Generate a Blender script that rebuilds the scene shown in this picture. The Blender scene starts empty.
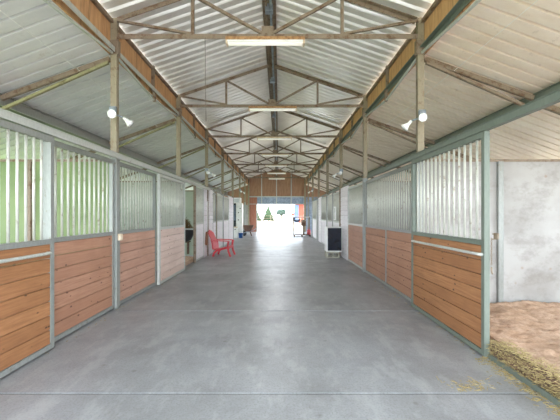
import bpy, bmesh, math, random
from mathutils import Vector, Matrix
random.seed(7)
S = bpy.context.scene
COL = S.collection
PI = math.pi

# ------------------------------------------------------------------ materials
def lin(c):
    def f(v):
        v /= 255.0
        return v/12.92 if v <= 0.04045 else ((v+0.055)/1.055)**2.4
    return (f(c[0]), f(c[1]), f(c[2]), 1)

class NT:
    def __init__(s, name):
        s.m = bpy.data.materials.new(name); s.m.use_nodes = True
        s.t = s.m.node_tree; s.b = s.t.nodes['Principled BSDF']
        s.pos = s.n('ShaderNodeNewGeometry').outputs['Position']
    def n(s, typ, **kw):
        nd = s.t.nodes.new(typ)
        for k, v in kw.items(): setattr(nd, k, v)
        return nd
    def l(s, a, b): s.t.links.new(a, b)
    def mapped(s, scale, src=None):
        m = s.n('ShaderNodeMapping'); m.inputs['Scale'].default_value = scale
        s.l(src or s.pos, m.inputs['Vector']); return m.outputs[0]
    def noise(s, scale=(1,1,1), sc=5, det=4, rough=.6, src=None):
        t = s.n('ShaderNodeTexNoise'); t.inputs['Scale'].default_value = sc
        t.inputs['Detail'].default_value = det; t.inputs['Roughness'].default_value = rough
        s.l(s.mapped(scale, src), t.inputs['Vector']); return t.outputs['Fac']
    def voro(s, scale=(1,1,1), sc=5):
        t = s.n('ShaderNodeTexVoronoi'); t.inputs['Scale'].default_value = sc
        s.l(s.mapped(scale), t.inputs['Vector']); return t.outputs['Distance']
    def ramp(s, fac, stops):
        r = s.n('ShaderNodeValToRGB'); e = r.color_ramp.elements
        while len(e) < len(stops): e.new(.5)
        for i, (p, c) in enumerate(stops):
            e[i].position = p; e[i].color = c
        s.l(fac, r.inputs[0]); return r.outputs[0]
    def gr(s, fac, a, b):
        return s.ramp(fac, [(a, (0,0,0,1)), (b, (1,1,1,1))])
    def mix(s, fac, a, b, mode='MIX'):
        m = s.n('ShaderNodeMix', data_type='RGBA', blend_type=mode)
        if isinstance(fac, (int, float)): m.inputs[0].default_value = fac
        else: s.l(fac, m.inputs[0])
        for v, i in ((a, 6), (b, 7)):
            if isinstance(v, tuple): m.inputs[i].default_value = v
            else: s.l(v, m.inputs[i])
        return m.outputs[2]
    def math(s, op, a, b=None, c=None):
        m = s.n('ShaderNodeMath', operation=op)
        for i, v in enumerate((a, b, c)):
            if v is None: continue
            if isinstance(v, (int, float)): m.inputs[i].default_value = v
            else: s.l(v, m.inputs[i])
        return m.outputs[0]
    def xyz(s):
        n = s.n('ShaderNodeSeparateXYZ'); s.l(s.pos, n.inputs[0]); return n.outputs
    def bump(s, fac, strength=.3, dist=.01):
        b = s.n('ShaderNodeBump'); b.inputs['Strength'].default_value = strength
        b.inputs['Distance'].default_value = dist
        s.l(fac, b.inputs['Height']); s.l(b.outputs[0], s.b.inputs['Normal'])
    def out(s, col, rough=.6, metal=0):
        if isinstance(col, tuple): s.b.inputs['Base Color'].default_value = col
        else: s.l(col, s.b.inputs['Base Color'])
        if isinstance(rough, (int, float)): s.b.inputs['Roughness'].default_value = rough
        else: s.l(rough, s.b.inputs['Roughness'])
        s.b.inputs['Metallic'].default_value = metal
        return s.m

def steel(name, base, dirt, amount=.55, rough=.45, metal=.2):
    t = NT(name)
    n1 = t.noise((1,1,1), 9, 6, .7); n2 = t.noise((1,1,.35), 45, 4)
    c = t.mix(t.gr(n1, amount, amount+.12), lin(base), lin(dirt))
    c = t.mix(t.gr(n2, .35, .75), c, t.mix(.35, c, lin(tuple(int(v*.72) for v in base))))
    t.bump(n2, .15, .003)
    return t.out(c, rough, metal)

def boards(name, a, b, knot, dark):
    """horizontal boards 0.148 m high: grain along the wall, knots, tone per board"""
    t = NT(name); x, y, z = t.xyz()
    info = t.n('ShaderNodeObjectInfo')
    row = t.math('FLOOR', t.math('DIVIDE', t.math('SUBTRACT', z, .07), .148))
    wn = t.n('ShaderNodeTexWhiteNoise', noise_dimensions='1D')
    t.l(t.math('ADD', row, t.math('MULTIPLY', info.outputs['Random'], 51.7)), wn.inputs['W'])
    grain = t.noise((2,1.2,26), 2.2, 6, .65)
    c = t.mix(t.gr(grain, .36, .66), lin(a), lin(b))
    c = t.mix(t.math('MULTIPLY', wn.outputs['Value'], .7), c, lin(b))
    c = t.mix(t.math('MULTIPLY', t.gr(t.noise((1,1,1), 1.7, 4), .45, .75), .45), c, lin(dark))
    v = t.voro((4,4.5,9), 1.15)
    k = t.ramp(v, [(.07, (1,1,1,1)), (.13, (0,0,0,1))])
    c = t.mix(k, c, lin(knot))
    t.bump(grain, .25, .004)
    return t.out(c, .62)

M = {}
M['galv']   = steel('galvanised steel', (146,148,144), (120,110,96), .6, .42, .25)
M['bar']    = steel('barred grille steel', (196,196,186), (140,122,102), .58, .38, .15)
M['brown']  = steel('weathered brown steel', (138,122,104), (104,76,52), .5, .6, .1)
M['post']   = steel('olive brown post steel', (150,138,116), (112,84,58), .55, .6, .1)
M['khaki']  = steel('mossy rafter steel', (148,144,108), (104,92,64), .52, .65, .05)
M['green']  = steel('grey green steel beam', (112,120,110), (100,94,78), .62, .5, .15)
M['rail']   = steel('pale door rail steel', (190,192,186), (150,130,110), .6, .45, .2)
M['wood_or'] = boards('orange pine boards', (172,122,82), (138,92,58), (70,42,26), (108,72,46))  # orange to pink to white by distance paints the light's haze into the boards
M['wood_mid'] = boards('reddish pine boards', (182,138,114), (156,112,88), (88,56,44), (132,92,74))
M['wood_pink'] = boards('light tinted pinkish boards', (226,204,194), (206,180,168), (130,92,78), (190,160,148))
M['wood_rose'] = boards('light tinted reddish boards', (196,156,136), (174,132,112), (100,68,54), (148,110,94))
M['wood_pale'] = boards('whitewashed boards with haze', (236,232,234), (222,216,220), (140,126,120), (208,204,208))  # white paint plus haze of the light, both put into this colour
def m_simple(name, c, rough=.5, metal=0, var=.0, sc=8, c2=None):
    t = NT(name)
    c2 = c2 or tuple(int(v*.75) for v in c)
    col = t.mix(t.gr(t.noise((1,1,1), sc, 5), .4, .7), lin(c), lin(c2)) 
    return t.out(col, rough, metal)
# concrete
t = NT('worn concrete'); x, y, z = t.xyz()
n1 = t.noise((1,1,1), 1.1, 8, .62); n2 = t.noise((1,1,1), 14, 5, .7); n3 = t.noise((1,.5,1), .35, 3)
c = t.mix(t.gr(n1, .35, .68), lin((150,152,155)), lin((116,117,118)))
c = t.mix(t.math('MULTIPLY', t.gr(n2, .5, .75), .35), c, lin((104,100,96)))
c = t.mix(t.math('MULTIPLY', t.gr(n3, .4, .6), .35), c, lin((134,136,142)))
sp = t.ramp(t.voro((1,1,1), 2.6), [(.03,(1,1,1,1)),(.07,(0,0,0,1))])
c = t.mix(t.math('MULTIPLY', sp, .5), c, lin((80,74,66)))
st = t.gr(t.noise((.8,1,1), 2.3, 6, .7), .62, .74)
c = t.mix(t.math('MULTIPLY', st, .55), c, lin((98,92,86)))
n5 = t.noise((1,1,1), 60, 4, .7); c = t.mix(t.math('MULTIPLY', t.gr(n5, .48, .66), .5), c, lin((96,93,90)))
n6 = t.noise((1.5,.6,1), 3.2, 7, .7); c = t.mix(t.math('MULTIPLY', t.gr(n6, .5, .62), .3), c, lin((176,176,178)))
t.b.inputs['Specular IOR Level'].default_value = .8
rg = t.mix(n1, (.26,.26,.26,1), (.5,.5,.5,1))
t.bump(n2, .25, .006)
M['concrete'] = t.out(c, rg)
M['joint'] = m_simple('joint filler', (44,40,36), .9)
def roofm(name, a, b, metal, rough):
    t = NT(name)
    n1 = t.noise((.5,1.2,1), 2.0, 6, .65); n2 = t.noise((1,6,1), 4, 4)
    c = t.mix(t.gr(n1, .42, .72), lin(a), lin(b))
    c = t.mix(t.math('MULTIPLY', t.gr(t.noise((1,1,1), 6, 6, .75), .6, .72), .35), c, lin((150,128,108)))
    return t.out(c, rough, metal)
M['roof']  = roofm('zinc roofing sheet', (244,240,232), (230,226,218), .5, .28)
M['roofL'] = roofm('roofing sheet with cool light tint', (222,222,222), (204,204,206), .1, .4)  # cooler light on the left side painted into the sheet colour
M['roofR'] = roofm('roofing sheet with warm light tint', (244,230,216), (230,212,194), .1, .4)  # warmer light on the right side painted into the sheet colour
def ply(name, a, b):
    t = NT(name)
    g = t.noise((1,7,1.0), 2.2, 6, .65)
    c = t.mix(t.gr(g, .38, .66), lin(a), lin(b))
    s2 = t.math('MULTIPLY', t.gr(t.noise((1,11,.9), 1.4, 3), .55, .68), .6)
    c = t.mix(s2, c, lin(tuple(int(v*.68) for v in b)))
    return t.out(c, .75)
M['ply'] = ply('orange plywood', (204,160,116), (176,130,88))
def plyx(name, a, b):
    t = NT(name)
    g = t.noise((7,1,1.0), 1.6, 6, .65)
    c = t.mix(t.gr(g, .38, .66), lin(a), lin(b))
    return t.out(c, .8)
M['gable'] = plyx('brown gable plywood', (166,128,104), (142,106,84))
M['redply'] = plyx('reddish plywood', (176,120,100), (156,98,80))
def sheet(name, a, b, stain, amt=.62):
    t = NT(name)
    c = t.mix(t.gr(t.noise((1,1,1), 1.4, 6, .6), .4, .68), lin(a), lin(b))
    c = t.mix(t.math('MULTIPLY', t.gr(t.noise((1,1,1.4), 2.6, 8, .7), amt, amt+.14), .35), c, lin(stain))
    v = t.ramp(t.voro((1,1,1), 3.4), [(.05,(1,1,1,1)),(.1,(0,0,0,1))])
    c = t.mix(t.math('MULTIPLY', v, .5), c, lin((134,100,78)))
    return t.out(c, .6)
M['white_part'] = sheet('stained white sheet', (160,157,154), (140,136,132), (98,89,80), .5)
M['grass_lit_part'] = sheet('grass light tinted sheet', (122,140,92), (98,118,72), (66,82,46), .6)  # green light off the grass, painted into the sheet colour
M['pale_part']  = sheet('pale green grey sheet', (170,178,160), (146,156,138), (92,102,80), .55)
M['blue_metal'] = m_simple('blue grey metal', (150,164,186), .5, .2)
# bedding
t = NT('sandy bedding')
n = t.noise((1,1,1), 14, 10, .8); n2 = t.noise((1,1,1), 1.3, 4)
c = t.ramp(n, [(.3, lin((112,82,62))), (.48, lin((176,146,122))), (.7, lin((206,178,156)))])
c = t.mix(t.math('MULTIPLY', t.gr(n2, .5, .7), .4), c, lin((168,132,100)))
t.bump(n, .8, .03); M['bedding'] = t.out(c, .95)
M['straw'] = m_simple('dry straw', (176,158,112), .9, 0, 0, 40, (124,106,64))
t = NT('dusty yard')
c = t.mix(t.gr(t.noise((1,1,1), .25, 5), .4, .65), lin((140,132,118)), lin((120,110,94)))
M['yard'] = t.out(c, .95)
t = NT('short grass')
c = t.mix(t.gr(t.noise((1,1,1), 1.2, 6), .4, .65), lin((110,132,72)), lin((140,150,92)))
M['grass'] = t.out(c, .95)
M['white'] = m_simple('white enamel', (238,238,236), .35, 0, 0, 6, (222,220,216))
M['cream'] = m_simple('cream housing', (222,206,184), .5, 0, 0, 12, (198,170,136))
M['rust']  = m_simple('rusty housing top', (176,136,92), .7, 0, 0, 18, (132,92,56))
M['red']   = m_simple('red plastic', (208,62,70), .3, 0, 0, 5, (190,46,56))
M['black'] = m_simple('black rubber', (34,34,36), .6)
M['navy']  = m_simple('dark navy glossy face', (26,34,48), .15)
M['block'] = m_simple('grey concrete block', (196,192,176), .95, 0, 0, 30)
M['blue']  = m_simple('blue plastic', (40,96,170), .4)
M['tray']  = m_simple('brown rusty tray', (116,88,74), .7, 0, 0, 12, (84,62,52))
M['hay']   = m_simple('brown hay', (120,90,48), .9, 0, 0, 30, (70,48,24))
M['duct']  = m_simple('bare metal conduit', (156,166,176), .35, .6)
M['timber']= m_simple('dark timber', (110,84,66), .8)
M['conifer']=m_simple('conifer needles', (40,60,32), .9, 0, 0, 3, (24,42,20))
M['leaf']  = m_simple('blue green foliage', (56,72,62), .9, 0, 0, 3, (38,54,46))
M['trunk'] = m_simple('bark', (110,86,64), .9)
M['redwall']=m_simple('red painted wall', (150,66,48), .8, 0, 0, 1, (136,58,42))
M['roofdark']=m_simple('grey shingles', (150,150,156), .8)
t = NT('tube with added glow'); t.b.inputs['Emission Color'].default_value = (1,.96,.9,1); t.b.inputs['Emission Strength'].default_value = .1  # faint glow added to the tubes
M['tube'] = t.out(lin((250,248,240)), .3)
t = NT('lamp glass'); M['lampglass'] = t.out(lin((240,240,242)), .15)

# ------------------------------------------------------------------ mesh helpers
class MB:
    def __init__(s): s.bm = bmesh.new()
    def box(s, x0, x1, y0, y1, z0, z1, bev=0):
        b = s.bm
        vs = [b.verts.new((x, y, z)) for z in (z0, z1) for y in (y0, y1) for x in (x0, x1)]
        fs = [(0,2,3,1),(4,5,7,6),(0,1,5,4),(2,6,7,3),(0,4,6,2),(1,3,7,5)]
        faces = [b.faces.new([vs[i] for i in f]) for f in fs]
        if bev:
            es = list({e for f in faces for e in f.edges})
            bmesh.ops.bevel(b, geom=es, offset=bev, segments=1, affect='EDGES', profile=.5)
        return s
    def beam(s, p, q, w, h):
        """rectangular bar from p to q: w across, h in the up-ish direction"""
        p = Vector(p); q = Vector(q); d = (q-p).normalized()
        up = Vector((0,0,1)) if abs(d.z) < .95 else Vector((0,1,0))
        a = d.cross(up).normalized(); u = a.cross(d).normalized()
        b = s.bm; vs = []
        for e in (p, q):
            for i, j in ((-1,-1),(1,-1),(1,1),(-1,1)):
                vs.append(b.verts.new(e + a*(w/2*i) + u*(h/2*j)))
        b.faces.new(vs[3::-1]); b.faces.new(vs[4:])
        for i in range(4):
            j = (i+1) % 4
            b.faces.new((vs[i], vs[j], vs[4+j], vs[4+i]))
        return s
    def angle(s, p, q, w):
        """L-section steel angle"""
        p = Vector(p); q = Vector(q)
        s.beam(p, q, w, .012)
        d = (q-p).normalized(); up = Vector((0,0,1)) if abs(d.z) < .95 else Vector((0,1,0))
        a = d.cross(up).normalized(); u = a.cross(d).normalized()
        o = u*(-w/2) + a*(w/2)
        s.beam(p+o, q+o, .012, w)
        return s
    def tube(s, pts, r, n=10, cap=True):
        pts = [Vector(p) for p in pts]; b = s.bm; rings = []
        rr = r if isinstance(r, (list, tuple)) else [r]*len(pts)
        for i, p in enumerate(pts):
            d = (pts[min(i+1, len(pts)-1)] - pts[max(i-1, 0)]).normalized()
            up = Vector((0,0,1)) if abs(d.z) < .9 else Vector((0,1,0))
            a = d.cross(up).normalized(); u = a.cross(d).normalized()
            rings.append([b.verts.new(p + (a*math.cos(k*2*PI/n) + u*math.sin(k*2*PI/n))*rr[i]) for k in range(n)])
        for i in range(len(rings)-1):
            for k in range(n):
                f = b.faces.new((rings[i][k], rings[i][(k+1)%n], rings[i+1][(k+1)%n], rings[i+1][k])); f.smooth = True
        if cap: b.faces.new(rings[0][::-1]); b.faces.new(rings[-1])
        return s
    def prism(s, poly, axis, a, b_):
        """poly of (u,v): axis 'x' -> (y,z), 'y' -> (x,z)"""
        b = s.bm
        def P(u, v, w): return (w, u, v) if axis == 'x' else ((u, w, v) if axis == 'y' else (u, v, w))
        A = [b.verts.new(P(u, v, a)) for u, v in poly]; B = [b.verts.new(P(u, v, b_)) for u, v in poly]
        b.faces.new(A); b.faces.new(B[::-1])
        for i in range(len(poly)):
            j = (i+1) % len(poly); b.faces.new((A[i], B[i], B[j], A[j]))
        return s
    def build(s, name, mat, parent=None, world=True):
        bmesh.ops.recalc_face_normals(s.bm, faces=s.bm.faces[:])
        if parent is not None and world:
            off = Vector(parent.location); pp = parent.parent
            while pp: off += Vector(pp.location); pp = pp.parent
            bmesh.ops.translate(s.bm, vec=-off, verts=s.bm.verts[:])
        me = bpy.data.meshes.new(name); s.bm.to_mesh(me); s.bm.free()
        me.materials.append(mat)
        o = bpy.data.objects.new(name, me); COL.objects.link(o)
        if parent is not None: o.parent = parent
        return o

def thing(name, label, cat, loc, group=None):
    o = bpy.data.objects.new(name, None); COL.objects.link(o); o.location = loc
    o.empty_display_size = .2
    o['label'] = label; o['category'] = cat
    if group: o['group'] = group
    return o
def tag(o, label, cat, group=None, kind=None):
    o['label'] = label; o['category'] = cat
    if group: o['group'] = group
    if kind: o['kind'] = kind
    return o
def struct(o, label=None):
    o['kind'] = 'structure'
    if label: o['label'] = label
    return o
def solo(mb, name, mat, label, cat, group=None, base=None):
    """single mesh top-level thing with its origin at base"""
    e = bpy.data.objects.new('tmp', None)
    if base is None:
        vs = [v.co for v in mb.bm.verts]
        base = (sum(v.x for v in vs)/len(vs), sum(v.y for v in vs)/len(vs), min(v.z for v in vs))
    bmesh.ops.translate(mb.bm, vec=-Vector(base), verts=mb.bm.verts[:])
    o = mb.build(name, mat); o.location = base
    bpy.data.objects.remove(e)
    return tag(o, label, cat, group)

# ------------------------------------------------------------------ layout
XL, XR = -2.47, 2.12          # stall front planes
CX = (XL+XR)/2
Y0, BAY = 4.81, 3.06
TR = [Y0 + BAY*k for k in range(-2, 7)]       # truss lines; index 2 is the first in view
YB, YE = -1.6, 26.25
ORD = ['nearest', 'second', 'third', 'fourth', 'fifth', 'sixth', 'seventh', 'eighth']
HE, HR = 4.40, 5.18           # centre roof: eave and ridge sheet heights
HL, SL = 3.86, .36            # lean-to start height and slope
OUT = 3.9

# floor ------------------------------------------------------------
mb = MB(); ys = [-2.6, 2.52, 4.68, 7.70, 10.75, 13.8, 16.85, 19.9, 23.0, 26.6]
mb.box(-6.3, 6.0, -2.6, 26.6, -.15, -.012)
for a, b in zip(ys, ys[1:]):
    mb.box(XL-.25, XR+.25, a+.011, b-.011, -.05, 0)
fl = struct(mb.build('floor', M['concrete']))
mb = MB()
for a in ys[1:-1]: mb.box(XL-.2, XR+.2, a-.011, a+.011, -.0115, -.009)
struct(mb.build('trim_1', M['joint']))
mb = MB(); mb.box(-6.3, -60, -60, 30, -.4, -.05); struct(mb.build('ground', M['grass']))
mb = MB(); mb.box(6.0, 300, -60, 26.6, -.4, -.05); mb.box(-6.3, 6.0, 26.6, 30, -.4, -.03); mb.box(6.0, 300, 26.6, 30, -.4, -.03); mb.box(-300, 300, 30, 400, -.4, -.03); mb.box(-6.3, 6.0, -60, -2.6, -.4, -.03)
struct(mb.build('ground', M['yard']))

# roof sheets --------------------------------------------------------
def corrugated(name, mat, x0, z0, x1, z1, ya, yb, rib=((0,0),(.128,0),(.138,.018),(.148,.034),(.176,.034),(.188,.018))):
    b = MB(); bm = b.bm; P = .204; y = ya; prof = []
    while y < yb:
        for dy, dz in rib:
            prof.append((y+dy, dz))
        y += P
    N = 6
    rows = []
    for i in range(N+1):
        f = i/N
        rows.append([bm.verts.new((x0+(x1-x0)*f, yy, z0+(z1-z0)*f+dz)) for yy, dz in prof])
    for i in range(N):
        for k in range(len(prof)-1):
            bm.faces.new((rows[i][k], rows[i][k+1], rows[i+1][k+1], rows[i+1][k]))
    return struct(b.build(name, mat))
ov = .2
SEAM = ((0,0),(.150,0),(.154,.034),(.186,.034),(.190,0))
sl = (HR-HE)/(-(XL)+CX)
corrugated('ceiling', M['roof'], CX, HR, XL-ov, HE-sl*ov, YB, YE+.4)
corrugated('ceiling', M['roof'], CX, HR, XR+ov, HE-sl*ov, YB, YE+.4)
for s, X, m in ((-1, XL, M['roofL']), (1, XR, M['roofR'])):
    corrugated('ceiling', m, X+s*.085, HL, X+s*2.3, HL-.365*2.215, YB, YE+.3, SEAM)
    corrugated('ceiling', m, X+s*1.84, HL-.365*1.755-.10, X+s*OUT, HL-.365*3.815-.10, YB, YE+.3, SEAM)

# clerestory walls ------------------------------------------------------
for side, s, X in (('left', -1, XL), ('right', 1, XR)):
    mb = MB(); mb.box(X+s*.055, X+s*.075, YB, YE, HL-.05, HE-.08)
    struct(mb.build('wall_'+side, M['ply']))
mb_n = 2
for s, X in ((-1, XL), (1, XR)):
    mb = MB()
    mb.box(X+min(0,s*.05), X+max(0,s*.05), YB, YE, HE-.13, HE-.08)
    for yt in TR:
        mb.box(X+min(0,s*.05)-.0, X+max(0,s*.05), yt+BAY/2-.03, yt+BAY/2+.03, HL, HE-.05)
    struct(mb.build('trim_%d' % mb_n, M['brown'])); mb_n += 1

# posts -------------------------------------------------------------------
sides = (('left', -1, XL), ('right', 1, XR))
for k, yt in enumerate(TR[2:]):
    for side, s, X in sides:
        xc = X + s*.0
        near = k in (0, 1)
        p = thing('steel_post', '%s tall brown steel post from the front along the %s stall row' % (ORD[k], side) if k else 'nearest tall brown steel post along the %s stall row, carrying twin lamps' % side, 'post', (xc, yt, 0), 'tall posts between aisle and stalls')
        w = .05 if k else .048
        mb = MB(); mb.box(xc-w, xc+w, yt-.032, yt-.02, 0.02, HE-.05); mb.box(xc-w, xc+w, yt+.02, yt+.032, .02, HE-.05); mb.box(xc-.008, xc+.008, yt-.03, yt+.03, .02, HE-.05)
        mb.box(xc-w, xc-w+.012, yt-.03, yt+.03, .02, HE-.05)
        mb.build('shaft', M['post'], p)
        mb = MB(); mb.box(xc-.056, xc+.056, yt-.05, yt+.05, 0, 2.3, .006)
        o = mb.build('base_channel', M['galv'] if k != 2 else M['brown'], p)
        mb = MB(); mb.box(xc-.07, xc+.07, yt-.04, yt+.04, HL-.06, HL+.16, .004); mb.build('bracket', M['brown'], p)

# roof trusses ----------------------------------------------------------------
BC = 4.10
for k, yt in enumerate([TR[1]] + TR[2:]):
    nm = 'roof truss nearest the camera, just above the frame' if k == 0 else '%s brown steel roof truss from the front spanning the aisle' % ORD[k-1]
    tr = thing('roof_truss', nm, 'roof truss', (CX, yt, BC), 'roof trusses over the aisle')
    a, b = XL+.05, XR-.05
    half = (b-a)/2
    def top(x): return HE-.06 + (HR-HE)*(1-abs(x-CX)/(half+.05))-.005
    MB().angle((a, yt, BC), (b, yt, BC), .07).build('bottom_chord', M['brown'], tr)
    for e in (a, b):
        MB().angle((e, yt, top(e)), (CX, yt, top(CX)), .065).build('top_chord', M['brown'], tr)
        q = (e+CX)/2
        MB().beam((q, yt, BC), (q, yt, top(q)), .045, .045).build('strut', M['brown'], tr)
        MB().beam((q, yt+.02, top(q)-.02), (CX, yt+.02, BC), .04, .04).build('diagonal', M['brown'], tr)
        MB().beam((e, yt-.02, top(e)-.04), (q, yt-.02, BC+.01), .035, .035).build('diagonal', M['brown'], tr)
    MB().box(CX-.09, CX+.09, yt-.01, yt+.035, BC-.02, BC+.14).build('gusset_plate', M['brown'], tr)

# fluorescent fittings under each truss ----------------------------------------
LAMPS = []
for k, yt in enumerate(TR[2:]):
    cx = CX+.02 - (.05 if k == 0 else 0)
    f = thing('fluorescent_fitting', ('nearest' if k == 0 else ORD[k]) + ' long fluorescent lamp fitting from the front, fixed under its roof truss', 'lamp', (cx, yt, BC-.16), 'fluorescent fittings under the trusses')
    hs_ = MB().box(cx-.59, cx+.59, yt-.07, yt+.05, BC-.095, BC-.045, .006).build('housing', M['rust'] if k < 2 else M['cream'], f)
    MB().prism([(yt-.065, BC-.095), (yt+.045, BC-.095), (yt+.03, BC-.115), (yt-.05, BC-.115)], 'x', cx-.57, cx+.57).build('reflector', M['white'], f)
    for dy in (-.035, .015):
        MB().tube([(cx-.56, yt+dy, BC-.13), (cx+.56, yt+dy, BC-.13)], .014, 8).build('lamp_tube', M['tube'], hs_)
    for sx in (-1, 1):
        MB().box(cx+sx*.575-.012, cx+sx*.575+.012, yt-.065, yt+.045, BC-.15, BC-.095).build('end_cap', M['cream'], hs_)
    LAMPS.append((cx, yt))

# ridge conduit ------------------------------------------------------------------
r = thing('ridge_conduit', 'bare metal conduit running along under the roof ridge', 'conduit', (CX, 5.2, HR-.2))
MB().tube([(CX+.03, -1.4, HR-.14), (CX+.03, 26, HR-.14)], .022, 8).build('pipe', M['duct'], r)
MB().tube([(CX-.05, -1.4, HR-.11), (CX-.05, 26, HR-.11)], .016, 8).build('pipe', M['brown'], r)
for yy in (5.6, 8.6, 11.7, 14.7, 17.8, 20.8):
    MB().box(CX-.07, CX+.07, yy, yy+.12, HR-.2, HR-.07, .006).build('junction_box', M['duct'], r)
mb = MB(); mb.box(CX-.12, CX-.0, YB, YE, HR-.065, HR-.03); mb.box(CX, CX+.12, YB, YE, HR-.065, HR-.03)
struct(mb.build('trim_4', M['brown']))

# lean-to rafters, purlins, eave beams ----------------------------------------------
for side, s, X in sides:
    for k, yt in enumerate(TR[1:]):
        nm = ('out-of-frame ' if k == 0 else ORD[k-1] + ' ')
        lab = 'sloping steel rafter with thin brace, %s from the front, under the %s lean-to roof' % ('overhead' if k == 0 else ORD[k-1], side)
        rf = thing('lean_to_rafter', lab, 'rafter', (X+s*.06, yt, HL-.08), 'lean-to rafters on the %s' % side)
        m1 = M['brown']; m2 = M['khaki'] if s < 0 else M['brown']
        MB().beam((X+s*.07, yt, HL-.115), (X+s*1.70, yt, HL-.115-SL*1.63), .045, .07).build('top_bar', m1, rf)
        MB().beam((X+s*.07, yt-.05, HL-.19), (X+s*1.70, yt-.05, HL-.19-.44*1.63), .04, .04).build('brace', m2, rf)
        MB().beam((X+s*1.83, yt, HL-.80), (X+s*(OUT-.1), yt, HL-1.53), .05, .08).build('outer_bar', m1, rf)
    xo = X+s*1.76; zt = HL-.637
    mb = MB(); mb.box(xo-.03, xo+.03, YB, YE, zt-.17, zt-.0); mb.box(xo-.06, xo+.06, YB, YE, zt-.015, zt); mb.box(xo-.06, xo+.06, YB, YE, zt-.17, zt-.155)
    solo(mb, 'purlin_beam', M['green'] if s > 0 else M['galv'], 'long grey steel purlin under the %s lean-to roof, above the stalls' % side, 'beam')
    for k in range(len(TR)-1):
        ya, yb = TR[k], TR[k+1]; ym = (ya+yb)/2
        if k == 0: continue
        lab = '%s trussed eave beam with kinked tie bars from the front, %s side of the aisle' % (ORD[k-1], side)
        e = thing('eave_beam', lab, 'beam', (X, ym, HL-.2), 'trussed eave beams below the plywood band')
        xi = X
        MB().angle((xi, ya+.07, HL+.03), (xi, yb-.07, HL+.03), .07).build('rail', M['rail'] if s < 0 else M['green'], e)
        MB().beam((xi+s*.0, ya+.07, HL-.05), (xi, ym, HL-.19), .03, .03).build('tie_bar', M['rail'], e)
        MB().beam((xi, ym, HL-.19), (xi, yb-.07, HL-.05), .03, .03).build('tie_bar', M['rail'], e)
        MB().box(xi-.025, xi+.025, ym-.025, ym+.025, HL-.21, HL).build('strut', M['brown'], e)
    # wall-plane header above the stalls and the door track in front of it
    yend = 17.05 if s < 0 else 20.1
    mb = MB()
    mb.box(X+s*.06-.03, X+s*.06+.03, .2, yend, 2.30, 2.36); mb.box(X+s*.1-.05, X+s*.1+.05, .2, yend, 2.345, 2.36)
    solo(mb, 'header_beam', M['galv'] if s < 0 else M['green'], 'steel header beam above the barred stall fronts on the %s' % side, 'beam')
    mb = MB(); xx = X-s*.085
    mb.box(xx-.028, xx+.028, .2 if s < 0 else 1.9, 11.0 if s < 0 else 6.4, 2.235, 2.30); 
    mb.box(xx-.036, xx+.036, .2 if s < 0 else 1.9, 11.0 if s < 0 else 6.4, 2.30, 2.308)
    solo(mb, 'door_track', M['rail'] if s < 0 else M['green'], 'steel sliding door track along the top of the %s stall fronts' % side, 'track')

# stall fronts -----------------------------------------------------------------------
_bars = {}
def bar_mesh(z0, z1, r=.0125):
    key = (round(z0,3), round(z1,3), r)
    if key not in _bars:
        b = MB(); b.tube([(0,0,z0), (0,0,z1)], r, 8)
        me = bpy.data.meshes.new('bar'); b.bm.to_mesh(me); b.bm.free(); me.materials.append(M['bar']); _bars[key] = me
    return _bars[key]
WB, WT, TT = .07, 1.106, 2.22
def front(kind, s, X, ya, yb, wood, label, door=False, handle=False, stiles=(), top=TT, frame='galv', group=None, bars=True, pitch=.1):
    """one stall front panel: steel frame, boards below, bars above"""
    t = thing(kind, label, 'stall door' if door else 'stall panel', (X, ya, 0), group)
    fw = .026; mb = MB()
    lo = .02
    mb.box(X-fw, X+fw, ya, ya+.05, lo, top); mb.box(X-fw, X+fw, yb-.05, yb, lo, top)
    for z0, z1 in ((lo, WB), (WT, WT+.05), (top-.06, top)):
        mb.box(X-fw, X+fw, ya+.05, yb-.05, z0, z1)
    for st in stiles: mb.box(X-fw, X+fw, st-.03, st+.03, WB, WT)
    mb.build('frame', M[frame], t)
    mb = MB(); n = 7; h = (WT-WB)/n
    for i in range(n):
        mb.box(X-.019, X+.019, ya+.05, yb-.05, WB+i*h+.003, WB+(i+1)*h-.004, .005)
    mb.build('boards', M[wood], t)
    if bars:
        L = yb-ya-.1; nb = max(1, int(round(L/pitch))-1)
        me = bar_mesh(WT+.045, top-.055)
        for i in range(nb):
            o = bpy.data.objects.new('bar', me); COL.objects.link(o); o.parent = t
            o.location = (0, .05+L*(i+1)/(nb+1), 0)
    if handle:
        xh = X-s*.055
        MB().tube([(X-s*.02, ya+.03, WT-.09), (xh, ya+.03, WT-.09), (xh, ya+.10, WT-.09), (xh, yb-.16, WT-.09), (xh, yb-.10, WT-.09), (X-s*.02, yb-.10, WT-.09)], .016, 8).build('handle_rail', M['rail'], t)
    return t
DL, DR = XL+.085, XR-.085
# left row
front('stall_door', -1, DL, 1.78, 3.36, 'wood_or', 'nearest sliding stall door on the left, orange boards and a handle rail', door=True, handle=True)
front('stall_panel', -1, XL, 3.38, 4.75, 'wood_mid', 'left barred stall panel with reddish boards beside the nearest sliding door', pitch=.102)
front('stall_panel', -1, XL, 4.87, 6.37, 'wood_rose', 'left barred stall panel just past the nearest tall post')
front('stall_door', -1, DL, 6.33, 8.05, 'wood_pink', 'pinkish light-tinted sliding stall door beside the open doorway on the left', door=True, frame='rail')
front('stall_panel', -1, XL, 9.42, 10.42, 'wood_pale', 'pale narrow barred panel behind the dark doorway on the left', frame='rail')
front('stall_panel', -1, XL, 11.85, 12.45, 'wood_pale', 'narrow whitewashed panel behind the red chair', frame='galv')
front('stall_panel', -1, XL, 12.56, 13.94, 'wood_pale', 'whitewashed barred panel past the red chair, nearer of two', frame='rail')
front('stall_panel', -1, XL, 14.08, 15.6, 'wood_pale', 'whitewashed barred panel past the red chair, farther of two', frame='rail')
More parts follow.
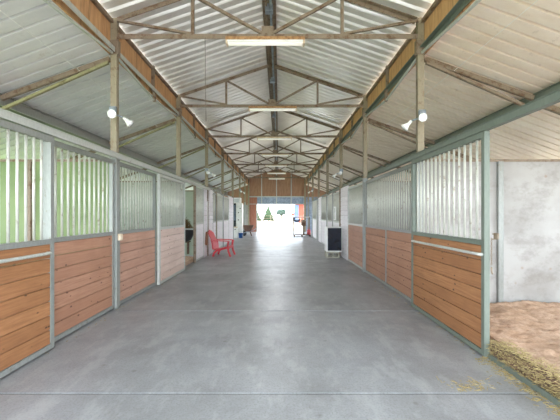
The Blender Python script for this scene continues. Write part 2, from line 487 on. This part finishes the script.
# right row
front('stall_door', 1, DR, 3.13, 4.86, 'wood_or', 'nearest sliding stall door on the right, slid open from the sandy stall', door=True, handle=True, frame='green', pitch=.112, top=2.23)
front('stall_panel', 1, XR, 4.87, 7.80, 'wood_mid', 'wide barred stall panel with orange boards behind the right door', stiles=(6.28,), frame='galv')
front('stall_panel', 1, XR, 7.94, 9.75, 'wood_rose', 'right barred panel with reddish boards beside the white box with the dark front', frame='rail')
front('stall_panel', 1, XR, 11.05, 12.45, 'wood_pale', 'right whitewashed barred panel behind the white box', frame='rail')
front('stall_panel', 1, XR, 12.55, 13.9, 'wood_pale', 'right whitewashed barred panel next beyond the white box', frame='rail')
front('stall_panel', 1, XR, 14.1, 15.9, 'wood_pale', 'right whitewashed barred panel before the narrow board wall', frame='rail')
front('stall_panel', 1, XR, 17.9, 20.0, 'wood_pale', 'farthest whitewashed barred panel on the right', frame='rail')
# post that ends the open doorway
for nm, X, y, lab, m, w in (
      ('door_post', XL, 9.38, 'thin brown post at the far edge of the left doorway', 'brown', .03),
      ('door_post', XL, 12.5, 'brown post between whitewashed panels behind the red chair', 'post', .05),
      ('door_post', XR, 12.5, 'grey post between whitewashed panels on the right', 'galv', .045),
      ('door_post', XR, 1.75, 'steel jamb at the near edge of the open right stall', 'green', .05),
      ('door_post', XL, 1.75, 'steel jamb at the near edge of the left sliding door', 'galv', .03)):
    mb = MB(); mb.box(X-w, X+w, y-.045, y+.045, 0, 2.3, .004)
    solo(mb, nm, M[m], lab, 'post')

# narrow full-height board walls
def boardwall(X, ya, yb, label, top=2.3, mat='wood_pale'):
    mb = MB(); n = int(top/.148); h = top/n
    for i in range(n): mb.box(X-.03, X+.03, ya, yb, i*h+.003, (i+1)*h-.005, .006)
    return solo(mb, 'board_wall', M[mat], label, 'board wall')
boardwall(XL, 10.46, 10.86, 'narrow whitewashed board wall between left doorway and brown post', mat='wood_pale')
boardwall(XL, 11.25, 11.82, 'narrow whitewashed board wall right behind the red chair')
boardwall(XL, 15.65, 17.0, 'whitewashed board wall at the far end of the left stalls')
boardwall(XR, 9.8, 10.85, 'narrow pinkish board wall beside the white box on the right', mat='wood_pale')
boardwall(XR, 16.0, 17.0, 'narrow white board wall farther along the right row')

# partitions between stalls -----------------------------------------------------------
ORD_P = ['first', 'second', 'third', 'fourth', 'fifth', 'sixth', 'seventh']
for side, s, X in sides:
    for k, yt in enumerate(TR[2:8 if s > 0 else 7]):
        m = 'white_part' if s > 0 else ('grass_lit_part' if k == 0 else 'pale_part')
        xa, xb = X+s*.07, X+s*(OUT-.15)
        lab = ('stained white partition wall behind the sandy open stall' if s > 0 else 'partition wall tinted green for grass light, seen through the left front bars') if k == 0 else \
              '%s stall partition wall behind the %s stall fronts' % (ORD_P[k], side)
        p = thing('stall_partition', lab, 'partition wall', ((xa+xb)/2, yt, 0))
        MB().box(min(xa,xb), max(xa,xb), yt-.012, yt+.012, .02, 2.2).build('sheet', M[m], p)
        MB().box(min(xa,xb), max(xa,xb), yt-.03, yt+.03, 2.2, 2.235).build('cap_rail', M['brown'], p)
        if s > 0 and k == 0:
            MB().box(3.26, 3.34, yt-.06, yt-.014, .05, 2.2, .004).build('upright', M['galv'], p)
        elif s < 0 and k == 0:
            MB().box(-3.75, -3.69, yt-.06, yt-.014, .05, 2.2, .004).build('upright', M['brown'], p)
    # outer low wall of the stalls
    mb = MB(); xo = X+s*(OUT-.1)
    for yt in TR: mb.box(xo-.05, xo+.05, yt-.05, yt+.05, 0, HL-1.58)
    mb.box(xo-.02, xo+.02, YB, 17.05 if s < 0 else 20.1, 0, .95)
    mb.box(xo-.03, xo+.03, YB, 17.05 if s < 0 else 20.1, .95, 1.0)
    struct(mb.build('wall_outer_'+side, M['pale_part']))

# bedding and straw ---------------------------------------------------------------------
def bedding(s, X, ya, yb, label, seed):
    rnd = random.Random(seed); b = MB(); bm = b.bm
    xa, xb = X+s*.09, X+s*(OUT-.2); ya += .03; yb -= .03; nx, ny = 120, 100
    from mathutils import noise as mn
    g = []
    for i in range(nx+1):
        row = []
        for j in range(ny+1):
            x = xa+(xb-xa)*i/nx; y = ya+(yb-ya)*j/ny
            z = .115 + .05*mn.noise(Vector((x*1.3+seed, y*1.3, 0))) + .03*mn.noise(Vector((x*4.5, y*4.5, seed))) + .022*mn.noise(Vector((x*11, y*11, seed))) + .014*mn.noise(Vector((x*26, y*26, seed)))
            row.append(bm.verts.new((x, y, z)))
        g.append(row)
    for i in range(nx):
        for j in range(ny):
            f = bm.faces.new((g[i][j], g[i+1][j], g[i+1][j+1], g[i][j+1])); f.smooth = True
    # skirt down to the slab gives the layer its thickness
    edge = [g[i][0] for i in range(nx+1)] + [g[nx][j] for j in range(1, ny+1)] + [g[i][ny] for i in range(nx-1, -1, -1)] + [g[0][j] for j in range(ny-1, 0, -1)]
    low = [bm.verts.new((v.co.x, v.co.y, -.005)) for v in edge]
    for i in range(len(edge)):
        j = (i+1) % len(edge); bm.faces.new((edge[i], edge[j], low[j], low[i]))
    bm.faces.new(low)
    o = b.build('bedding', M['bedding'])
    return tag(o, label, 'bedding', None, 'stuff')
bedding(1, XR, 1.85, 4.76, 'pinkish sandy bedding covering the floor of the open right stall', 3)
bedding(-1, XL, 1.85, 4.76, 'sandy bedding on the floor behind the nearest left boards', 9)
bedding(-1, XL, 7.95, 10.0, 'sandy bedding inside the dark doorway on the left', 12)
cb = thing('stall_curb', 'low timber curb with green steel edge at the open right stall', 'curb', (XR, 2.5, 0))
MB().box(XR-.05, XR+.05, 1.8, 3.14, 0, .15, .006).build('timber', M['timber'], cb)
MB().box(XR-.075, XR-.052, 1.8, 3.14, .0, .05).build('steel_edge', M['green'], cb)
def straw(n, fx, label, seed):
    rnd = random.Random(seed); b = MB()
    for i in range(n):
        x, y, z = fx(rnd)
        a = rnd.uniform(0, 2*PI); L = rnd.uniform(.015, .05); e = rnd.uniform(-.3, .3)
        d = Vector((math.cos(a)*math.cos(e), math.sin(a)*math.cos(e), math.sin(e)))*L
        c = Vector((x, y, max(z, .004)))
        q = c+d; q.z = max(q.z, .004)
        b.beam(c-d*.0, q, .0035, .003)
    o = b.build('straw', M['straw']); return tag(o, label, 'straw', None, 'stuff')
def fcurb(r):
    y = r.uniform(1.8, 3.15); u = r.random()
    if u < .45: return (XR+r.uniform(-.05, .12), y, .152+r.uniform(0, .035))
    if u < .8: return (XR-.055-abs(r.gauss(0,.012)), y, r.uniform(.05, .16))
    return (XR-.08-abs(r.gauss(0,.06)), y, r.uniform(0, .012))
straw(1900, fcurb, 'straw spilling over the curb of the open right stall', 5)
def fpile(r): return (1.56+r.gauss(0,.09), 2.64+r.gauss(0,.045), .003)
straw(80, fpile, 'small scatter of straw on the concrete near the right curb', 6)
def fbits(r): return (r.choice((XL+.12, XR-.13, XR-.1))+r.gauss(0,.02), r.uniform(3.2, 9), .003)
straw(160, fbits, 'stray straw bits along the foot of the stall fronts', 8)

# latch with chain on the open right stall
lt = thing('latch_chain', 'short rusty chain hanging from a latch on the edge of the right stall door', 'chain', (XR-.06, 3.11, 1.05))
XQ = XR-.045
mb = MB(); mb.box(XQ+.02, XQ+.035, 3.07, 3.125, 1.17, 1.23); mb.tube([(XQ-.0, 3.118, 1.22),(XQ+.03,3.10,1.22),(XQ+.03,3.10,1.17),(XQ,3.118,1.17)], .006, 6)
mb.build('hasp', M['brown'], lt)
mb = MB()
for i in range(12):
    z = 1.17-i*.022
    pts = []
    for q in range(9):
        a = q*2*PI/8
        u = .006*math.cos(a); v = .014*math.sin(a)
        pts.append((XQ-.01+(u if i % 2 else 0), 3.11+(0 if i % 2 else u), z+v))
    mb.tube(pts, .0024, 5)
mb.build('chain', M['brown'], lt)
mb = MB(); mb.tube([(XQ-.01,3.11,.9),(XQ-.01,3.11,.86),(XQ+.0,3.11,.83)], .008, 6); mb.build('snap_hook', M['brown'], lt)

# small outlet box on the nearest left post
mb = MB(); mb.box(XL+.06, XL+.1, 4.78, 4.86, 1.02, 1.12, .004)
solo(mb, 'outlet_box', M['cream'], 'small cream outlet box on the nearest left post', 'outlet box')

# twin flood lamps ---------------------------------------------------------------------------
def lamp_head(t, p, d, m='white'):
    p = Vector(p); d = Vector(d).normalized()
    hd = MB().tube([p, p+d*.05, p+d*.07, p+d*.13, p+d*.14], [.022, .024, .03, .060, .060], 20).build('lamp_head', M[m], t)
    MB().tube([p+d*.139, p+d*.147, p+d*.15], [.05, .046, .02], 20).build('lens', M['lampglass'], hd)
def twin(X, y, z, s, label):
    t = thing('twin_flood_lamp', label, 'lamp', (X, y-.07, z), 'twin flood lamps on the tall posts')
    MB().box(X-.05, X+.05, y-.095, y-.05, z+.06, z+.18, .006).build('junction_box', M['duct'], t)
    MB().tube([(X, y-.09, z+.1), (X-s*.07, y-.14, z+.05)], .012, 8).build('neck', M['duct'], t)
    lamp_head(t, (X-s*.07, y-.13, z+.03), (.03*-s if s>0 else .1, -1, -.15))
    MB().tube([(X-s*.05, y-.13, z+.05), (X-s*.18, y-.13, z+.0)], .012, 8).build('arm', M['duct'], t)
    lamp_head(t, (X-s*.18, y-.12, z+.0), (-s*.75, .25, -.75))
twin(XL+.01, Y0, 2.83, -1, 'white twin flood lamp on the nearest left tall post')
twin(XR-.0, Y0, 2.78, 1, 'white twin flood lamp on the nearest right tall post')
twin(XL+.02, TR[4], 2.80, -1, 'white twin flood lamp on the third left tall post')
twin(XR-.0, TR[4], 2.78, 1, 'white twin flood lamp on the third right tall post')
twin(XL+.04, TR[7], 2.82, -1, 'small far twin flood lamp on the left by the gable')
twin(XR-.0, TR[7], 2.85, 1, 'small far twin flood lamp on the right by the gable')

# wires ------------------------------------------------------------------------------------------
def wire(pts, label, r=.004, m='white'):
    b = MB(); b.tube(pts, r, 6); return solo(b, 'cable', M[m], label, 'cable', base=pts[0])
P1 = [(-2.98, 3.0+i*.6, 3.60-.05*math.sin(PI*i/10)) for i in range(12)]
wire(P1, 'thin pale cable strung under the left lean-to roof')
P2 = [(2.62, 2.4+i*.6, 3.60+.06*math.cos(i)) for i in range(10)]
P2 = [(2.62, 2.4+i*.6, 3.60-.04*math.sin(PI*i/9)) for i in range(10)]
wire(P2, 'thin pale cable strung under the right lean-to roof', .003)
wire([(-1.10, Y0-.05, BC-.05), (-1.095, Y0-.05, BC-.7), (-1.085, Y0-.05, BC-1.3)], 'thin brown pull cord hanging from the nearest truss', .004, 'brown')

# far gable ------------------------------------------------------------------------------------------
YG = 26.2
mb = MB()
mb.prism([(XL, 2.85), (XR, 2.85), (XR, HE-.004), (CX, HR-.004), (XL, HE-.004)], 'y', YG, YG+.05)
for s, X in ((-1, XL), (1, XR)):
    mb.prism([(X, 2.2), (X, HL-.0), (X+s*1.83, HL-.365*1.745-.004), (X+s*1.83, HL-.365*1.745-.104), (X+s*(OUT-.2), HL-.365*3.615-.104), (X+s*(OUT-.2), 2.2)], 'y', YG, YG+.05)
struct(mb.build('wall_back', M['gable']))
mb = MB(); mb.box(XL, -1.80, YG, YG+.05, 0, 2.85); struct(mb.build('wall_back_lower', M['redply']))
mb = MB(); mb.box(XL-OUT+.2, XL, YG, YG+.05, 0, 2.2); struct(mb.build('wall_back_side', M['white_part']))
mb = MB(); mb.box(2.05, XR+OUT-.2, YG-.01, YG+.05, 0, 2.85); mb.box(-1.80, 2.05, YG-.01, YG+.04, 2.27, 2.85)
struct(mb.build('door_1', M['blue_metal']), 'blue-grey metal roll door housing above the far opening')
mb = MB()
for xx in (-1.42, -.20, 1.0): mb.box(xx-.035, xx+.035, YG-.06, YG-.012, 2.3, HR-.1-abs(xx-CX)*.34)
mb.box(XL, XR, YG-.08, YG-.02, 2.82, 2.90); mb.box(-1.85, -1.78, YG-.06, YG-.0, 0, 2.3); mb.box(2.02, 2.1, YG-.07, YG-.012, 0, 2.85)
mb.box(XL-.1, 2.1, YG-.05, YG-.012, 2.24, 2.29)
struct(mb.build('trim_5', M['rail']))
for side, s, X in sides:
    mb = MB(); mb.box(X-.06, X+.06, YG-.2, YG-.09, 0, HE-.06, .005)
    solo(mb, 'end_post', M['post'], 'tall steel post at the %s edge of the far gable' % side, 'post')

# far left group --------------------------------------------------------------------------------------
lk = thing('tall_locker', 'tall white locker with dark spots at the far left of the aisle', 'locker', (-2.44, 20.3, 0))
MB().box(-2.62, -2.24, 19.55, 19.98, .0, 2.1, .01).build('body', M['white'], lk)
ldr = MB().box(-2.60, -2.26, 19.535, 19.548, .1, 2.05, .004).build('door', M['white'], lk)
for z in (1.75, 1.5, 1.05): MB().box(-2.50+.1*(z>1.6), -2.44+.1*(z>1.6), 19.51, 19.534, z, z+.06).build('hook', M['black'], ldr)
dd = thing('dark_cabinet', 'dark blue-grey cabinet standing left of the tall white locker', 'cabinet', (-2.85, 20.3, 0))
MB().box(-3.02, -2.64, 19.6, 19.98, 0, 2.1, .01).build('body', M['navy'], dd)
MB().box(-3.00, -2.66, 19.585, 19.598, 1.05, 2.0, .004).build('door', m_simple('slate paint', (84,104,124), .4), dd)
sc = thing('white_bin', 'small cream bin standing in front of the tall white locker', 'bin', (-2.6, 19.75, 0))
MB().box(-2.76, -2.50, 19.1, 19.4, 0, .62, .02).build('body', M['white'], sc)
MB().box(-2.77, -2.49, 19.09, 19.41, .62, .67, .01).build('lid', M['cream'], sc)
MB().box(-2.66, -2.57, 19.085, 19.098, .5, .54).build('handle', M['black'], sc)
bk = thing('bucket', 'blue bucket on the floor beside the cream bin', 'bucket', (-2.34, 19.25, 0))
MB().tube([(-2.30,19.25,0),(-2.30,19.25,.28),(-2.30,19.25,.3)], [.11,.14,.15], 16).build('body', M['blue'], bk)
MB().tube([(-2.30+.15*math.cos(a), 19.25, .29+.12*math.sin(a)) for a in [i*PI/8 for i in range(9)]], .006, 6).build('bail', M['duct'], bk)
ac = thing('wall_heater', 'white boxy unit on top of the dark cabinet and locker', 'heater', (-2.62, 20.2, 2.1))
MB().box(-2.93, -2.34, 19.57, 19.95, 2.1, 2.44, .02).build('body', M['white'], ac)
mb = MB()
for i in range(5): mb.box(-2.86, -2.46, 19.555, 19.568, 2.16+i*.045, 2.18+i*.045)
mb.build('grille', M['duct'], ac)
# wheelbarrow
wb = thing('wheelbarrow', 'brown wheelbarrow standing at the far left beside the opening', 'wheelbarrow', (-2.0, 21, 0))
b = MB(); bm = b.bm
T = [(-2.36,20.7,.70),(-1.66,20.7,.70),(-1.66,21.35,.70),(-2.36,21.35,.70)]; Bt = [(-2.22,20.85,.30),(-1.86,20.85,.30),(-1.86,21.2,.30),(-2.22,21.2,.30)]
tv = [bm.verts.new(v) for v in T]; bv = [bm.verts.new(v) for v in Bt]; ti = [bm.verts.new((v[0]*.985-.03, v[1]*.998+.04, .69)) for v in T]; 
bm.faces.new(bv)
for i in range(4):
    j = (i+1)%4; bm.faces.new((tv[i], tv[j], bv[j], bv[i]))
b.build('tray', M['tray'], wb).modifiers.new('s', 'SOLIDIFY').thickness = .02
MB().tube([(-2.30+.0,20.9,.18),(-2.30,20.94,.18)], .18, 18).build('wheel', M['black'], wb)
for y in (20.85, 21.2):
    MB().tube([(-2.35,y,.2),(-1.75,y,.34),(-1.3,y,.62)], .02, 8).build('handle', M['duct'], wb)
    MB().tube([(-1.9,y,.31),(-1.8,y,.0)], .02, 8).build('leg', M['tray'], wb)
MB().tube([(-1.8,20.85,.03),(-1.8,21.2,.03)], .018, 8).build('brace', M['tray'], wb)

# far right group -----------------------------------------------------------------------------------------
pl = thing('wooden_pallet', 'low dark wooden platform on the floor at the far right', 'pallet', (1.5, 20.7, 0))
for i in range(4): MB().box(.92, 2.04, 20.35+i*.2, 20.51+i*.2, .08, .12, .004).build('deck_board', M['timber'], pl)
for x in (.95, 1.45, 1.95): MB().box(x, x+.06, 20.35, 21.1, 0, .08).build('runner', M['timber'], pl)
hr = thing('hitching_rail', 'white pipe hitching rail standing on the wooden platform', 'rail', (1.4, 20.85, .12))
MB().tube([(.55,20.9,1.24),(2.0,20.9,1.24)], .028, 8).build('top_rail', M['white'], hr)
for x in (.93, 1.98): MB().tube([(x,20.9,.12),(x,20.9,1.24)], .034, 8).build('upright', M['brown'], hr)
wbk = thing('hanging_strap', 'black curved strap looped under the white hitching rail', 'strap', (1.1, 20.84, 1.2))
MB().tube([(.98+.02,20.84,1.2)] + [(1.16-.2*math.cos(a), 20.84, 1.10-.12*math.sin(a)) for a in [i*PI/8 for i in range(9)]], .055, 8).build('strap', M['black'], wbk)
sd = thing('brown_saddle', 'brown saddle-shaped bundle sitting on a post at the far right', 'saddle', (1.68, 20.7, .12))
MB().tube([(1.56,20.55,.88),(1.68,20.55,.92),(1.80,20.55,.88)], [.06,.09,.06], 12).build('seat', M['tray'], sd)
MB().box(1.54, 1.84, 20.5, 20.8, .68, 1.0, .03).build('flap', M['tray'], sd)
MB().tube([(1.54,20.62,1.0),(1.6,20.62,1.06),(1.7,20.62,1.03),(1.8,20.62,1.09)], .03, 8).build('horn', M['black'], sd)
MB().box(1.64, 1.74, 20.6, 20.7, .12, .68).build('stand', M['timber'], sd)
sd.location.x -= .10
rb = thing('red_bag', 'small red bag on the wooden platform under the brown bundle', 'bag', (1.9, 20.6, .12))
MB().box(1.80, 2.02, 20.45, 20.65, .12, .46, .05).build('body', M['red'], rb)
MB().tube([(1.84,20.55,.46),(1.87,20.55,.56),(1.95,20.55,.56),(1.98,20.55,.46)], .012, 6).build('handle', M['red'], rb)

# white box with dark front on blocks ----------------------------------------------------------------------
fx = thing('dark_front_cabinet', 'white box with a glossy dark front standing on grey concrete blocks', 'cabinet', (1.80, 10.6, .2))
x0, x1, ya, yb, z0, z1 = 1.545, 2.05, 10.36, 10.85, .20, 1.0
mb = MB(); mb.box(x0, x0+.035, ya, yb, z0, z1, .004); mb.box(x1-.02, x1, ya, yb, z0, z1, .004); mb.box(x0+.036, x1-.021, ya, yb, z1-.025, z1, .004)
mb.box(x0+.036, x1-.021, ya, yb, z0, z0+.03); mb.box(x0+.036, x1-.021, yb-.03, yb, z0+.031, z1-.026)
mb.build('shell', M['white'], fx)
MB().box(x0+.037, x1-.022, ya+.03, ya+.06, z0+.035, z1-.03, .004).build('front', M['navy'], fx)
def block(cx, ya, yb, label):
    t = thing('concrete_block', label, 'block', (cx, ya, 0), 'concrete blocks under the white box')
    w = .2; mb = MB()
    for z in ((0,.035),(.163,.198)): mb.box(cx-w, cx+w, ya, yb, z[0], z[1])
    for x in (-w, -.02, w-.035): mb.box(cx+x, cx+x+.035, ya, yb, .035, .163)
    mb.build('shell', M['block'], t)
block(1.75, 10.34, 10.53, 'grey hollow concrete block under the front of the white box')
block(1.75, 10.66, 10.85, 'grey hollow concrete block under the back of the white box')
# pale phone-like box on the right grille
wp = thing('wall_phone', 'pale oblong box with grey centre hung on the right grille beyond the white box', 'box', (XR-.06, 11.9, 1.3))
mb = MB(); mb.box(XR-.075, XR-.03, 11.68, 11.98, 1.20, 1.24, .004); mb.box(XR-.075, XR-.03, 11.68, 11.98, 1.66, 1.70, .004)
mb.box(XR-.075, XR-.03, 11.68, 11.73, 1.241, 1.659, .004); mb.box(XR-.075, XR-.03, 11.93, 11.98, 1.241, 1.659, .004)
mb.build('frame', M['white'], wp)
MB().box(XR-.06, XR-.035, 11.731, 11.929, 1.242, 1.658).build('face', m_simple('grey face', (176,178,166), .5), wp)

# black feed tub inside left doorway -------------------------------------------------------------------------
ft = thing('feed_tub', 'black rounded feed tub heaped with brown hay inside the left doorway', 'feed tub', (-3.0, 10.3, .55))
cx, cy, cz = -3.02, 10.35, .95
MB().tube([(cx,cy,cz-.42),(cx,cy,cz-.36),(cx,cy,cz-.2),(cx,cy,cz)], [.06,.17,.25,.28], 20).build('tub', M['black'], ft)
MB().tube([(-3.45,cy-.3,cz+.0),(-2.55,cy-.3,cz+.0)], .022, 8).build('rail', M['rail'], ft)
b = MB(); rr = random.Random(4)
for i in range(420):
    a = rr.uniform(0, 2*PI); q = abs(rr.gauss(0, .13)); q = min(q, .25); h = (.26-q)*1.2
    c = Vector((cx+q*math.cos(a), cy+q*math.sin(a), cz+rr.uniform(-.05, max(h,.02))))
    d = Vector((rr.uniform(-1,1), rr.uniform(-1,1), rr.uniform(-.2,1.3))).normalized()*.10
    b.beam(c, c+d, .008, .006)
b.build('hay', M['hay'], ft)
mb = MB(); mb.box(-3.05, -2.99, 10.6, 10.66, .1, .56); mb.box(-3.1,-2.94,10.3,10.66,.50,.53); mb.build('stand', M['timber'], ft)

# pale rod, chair shadow as a brown piece --------------------------------------------------------------------------------------------------------
br = thing('rod_and_shadow', 'pale rod on the left board wall above a brown piece standing in for the chair shadow', 'rod_and_shadow', (XL+.08, 10.6, .4))
MB().tube([(XL+.08,10.66,1.85),(XL+.085,10.62,.85)], .013, 8).build('handle', M['white'], br)
MB().prism([(10.50,.42),(10.67,.38),(10.66,.80),(10.59,.84)], 'x', XL+.045, XL+.10).build('chair_shadow', m_simple('brown bristles', (150,106,80), .9, 0, 0, 40), br)  # brown shape stands in for the chair's shadow on the boards

# red garden chair ------------------------------------------------------------------------------------------------
ch = thing('garden_chair', 'red plastic garden chair with slatted back against the left boards', 'chair', (-2.0, 11.0, 0))
# u = forward (+x, turned slightly to the camera), v = across
ROT = math.radians(-6)
def C(u, v, z):
    x = u*math.cos(ROT)-v*math.sin(ROT); y = u*math.sin(ROT)+v*math.cos(ROT)
    return (-1.98+x, 11.0+y, z)
def plank(name, pts, wv, th, parent=ch):
    """curved strip: pts (u,z), centred at v range wv"""
    b = MB(); bm = b.bm; up, lo = [], []
    n = len(pts)
    for i, (u, z) in enumerate(pts):
        p0 = pts[max(i-1,0)]; p1 = pts[min(i+1,n-1)]
        d = Vector((p1[0]-p0[0], p1[1]-p0[1])).normalized(); nn = Vector((-d.y, d.x))*th/2
        up.append([bm.verts.new(C(u+nn.x, v, z+nn.y)) for v in wv]); lo.append([bm.verts.new(C(u-nn.x, v, z-nn.y)) for v in wv])
    for i in range(n-1):
        bm.faces.new((up[i][0], up[i][1], up[i+1][1], up[i+1][0])); bm.faces.new((lo[i][0], lo[i+1][0], lo[i+1][1], lo[i][1]))
        bm.faces.new((up[i][0], up[i+1][0], lo[i+1][0], lo[i][0])); bm.faces.new((up[i][1], lo[i][1], lo[i+1][1], up[i+1][1]))
    bm.faces.new((up[0][0], lo[0][0], lo[0][1], up[0][1])); bm.faces.new((up[-1][0], up[-1][1], lo[-1][1], lo[-1][0]))
    return b.build(name, M['red'], parent)
W = .30
seatp = [(-.20,.24),(-.10,.23),(.05,.26),(.20,.31),(.30,.34),(.345,.32),(.35,.27)]
for i in range(5):
    v0 = -W+.02+i*.114; plank('seat_slat', seatp, (v0, v0+.10), .022)
for i in range(5):
    v0 = -W+.03+i*.11; topz = (.80,.85,.88,.85,.80)[i]
    plank('back_slat', [(-.17,.22),(-.23,.42),(-.30,.62),(-.30-.12*(topz-.62)/.26,topz)], (v0, v0+.095), .02)
plank('back_rail', [(-.225,.36),(-.237,.42)], (-W+.02, W-.02), .045)
for s in (-1, 1):
    v = s*W
    vv = (v-.03, v+.03)
    plank('armrest', [(-.27,.53),(-.1,.535),(.15,.53),(.31,.52),(.37,.49)], (v-.055, v+.055) , .024)
    plank('front_leg', [(.33,.51),(.31,.36),(.33,.18),(.40,.0)], vv, .055)
    plank('rear_leg', [(.28,.30),(.05,.24),(-.08,.20),(-.16,.12),(-.20,.0)], vv, .06)
    plank('arm_support', [(-.24,.53),(-.20,.24)], vv, .035)

# outside ------------------------------------------------------------------------------------------------------------
def conifer(x, y, h, r, label, seed):
    rr = random.Random(seed); t = thing('conifer_tree', label, 'tree', (x, y, -.03))
    MB().tube([(x,y,-.03),(x,y,h*.9)], [r*.1, .02], 8).build('trunk', M['trunk'], t)
    b = MB(); b.tube([(x,y,h*.06),(x,y,h*.3),(x,y,h*.97)], [r*.75, r*.72, .02], 10)
    for k in range(9):
        f = k/8; z = h*(.08+.84*f); rad = r*(1-f*.9)
        n = 14
        for i in range(n):
            a = i*2*PI/n+rr.uniform(-.2,.2)+k; L = rad*rr.uniform(.75,1.15)
            e = Vector((x+L*math.cos(a), y+L*math.sin(a), z-rad*.25*rr.random()))
            b.tube([(x,y,z+.05*h), ((x+e.x)/2,(y+e.y)/2,z+.03*h), e], [r*.12, r*.17*(1-f*.6), .02], 5)
    b.build('foliage', M['conifer'], t)
conifer(-5.0, 66, 3.6, 1.35, 'young green conifer beyond the far opening, nearer its left edge', 2)
conifer(-2.3, 69, 3.5, 1.3, 'young green conifer beyond the far opening, right of another conifer', 5)
rt = thing('round_tree', 'distant bluish round tree beyond the far opening', 'tree', (.6, 95, -.03))
MB().tube([(.6,95,0),(.6,95,1.6)], .15, 8).build('trunk', M['trunk'], rt)
b = MB(); rr = random.Random(11)
m = bmesh.ops.create_icosphere(b.bm, subdivisions=2, radius=1.0); bmesh.ops.translate(b.bm, vec=(.6,95,2.1), verts=m['verts'])
for i in range(60):
    a = rr.uniform(0, 2*PI); q = rr.uniform(0,1)**.5*1.25; z = 1.9+rr.uniform(-.6,1.1)*(1.3-q*.6)
    c = Vector((.6+q*math.cos(a), 95+q*math.sin(a), z)); s_ = rr.uniform(.2,.42)
    m = bmesh.ops.create_icosphere(b.bm, subdivisions=1, radius=s_); bmesh.ops.translate(b.bm, vec=c, verts=m['verts'])
b.build('crown', M['leaf'], rt)
hs = thing('red_outbuilding', 'red outbuilding with a pale blue side door beyond the far opening', 'building', (4.2, 56, -.03))
MB().box(3.1, 6.6, 56, 60, -.03, 3.25).build('wall', M['redwall'], hs)
MB().box(2.65, 3.45, 55.9, 55.98, 0, 3.1).build('side_door', m_simple('dull blue paint', (78,98,128), .6), hs)
MB().prism([(2.5,3.25),(7.0,3.25),(4.75,4.6)], 'y', 55.7, 60.3).build('roof', M['roofdark'], hs)
sh = thing('low_shed', 'tiny low red roofed shed far beyond the opening', 'building', (3.6, 88, -.03))
MB().box(3.2, 5.2, 88, 91, -.03, 1.2).build('wall', M['white'], sh)
MB().prism([(3.0,1.2),(5.4,1.2),(4.2,2.0)], 'y', 87.8, 91.2).build('roof', M['redwall'], sh)
def fence(y, xa, xb, n, label, h=1.25, r=.035):
    t = thing('pipe_fence', label, 'fence', ((xa+xb)/2, y, -.03))
    for z in (h, h*.66, h*.33): MB().tube([(xa,y,z),(xb,y,z)], r*.7, 6).build('rail', M['brown'], t)
    for i in range(n+1):
        x = xa+(xb-xa)*i/n; MB().tube([(x,y,-.03),(x,y,h+.05)], r*1.2, 6).build('fence_post', M['brown'], t)
fence(34, .3, 6.3, 3, 'pale pipe fence just outside the far opening on the right', 1.15, .03)
fence(52, -12, 12, 9, 'pale pipe fence crossing the yard behind the near fence', 1.2, .03)
fence(78, -20, 22, 12, 'farthest pale pipe fence in front of the trees', 1.1, .05)

# ------------------------------------------------------------------ light
w = bpy.data.worlds.new('World'); S.world = w; w.use_nodes = True
bg = w.node_tree.nodes['Background']; bg.inputs[0].default_value = (.82, .915, 1, 1); bg.inputs[1].default_value = 4.0
sun = bpy.data.lights.new('sun', 'SUN'); sun.energy = 3; sun.angle = .02; sun.color = (1,.95,.88)
so = bpy.data.objects.new('sun', sun); COL.objects.link(so)
so.rotation_euler = (math.radians(20), math.radians(10), math.radians(-25))
for i, (x, y) in enumerate(LAMPS[2:]):  # fill lights added below the far fittings to brighten the aisle
    l = bpy.data.lights.new('far_aisle_fill', 'AREA'); l.shape = 'RECTANGLE'; l.size = 1.1; l.size_y = .12
    l.energy = 12; l.color = (.96,.98,1)
    o = bpy.data.objects.new('far_aisle_fill', l); COL.objects.link(o); o.location = (x, y-.01, BC-.155)

# ------------------------------------------------------------------ camera
cam = bpy.data.cameras.new('camera'); co = bpy.data.objects.new('camera', cam); COL.objects.link(co)
co.location = (0, 0, 1.41); co.rotation_euler = (PI/2, 0, 0)
cam.sensor_width = 36; cam.lens = 320/560*36
cam.shift_x = 1/560; cam.shift_y = 4.5/560
cam.clip_end = 600; cam.clip_start = .05
S.camera = co
vs = S.view_settings
vs.view_transform = 'Standard'; vs.look = 'None'; vs.gamma = 1; vs.use_curve_mapping = False; vs.exposure = 1.38
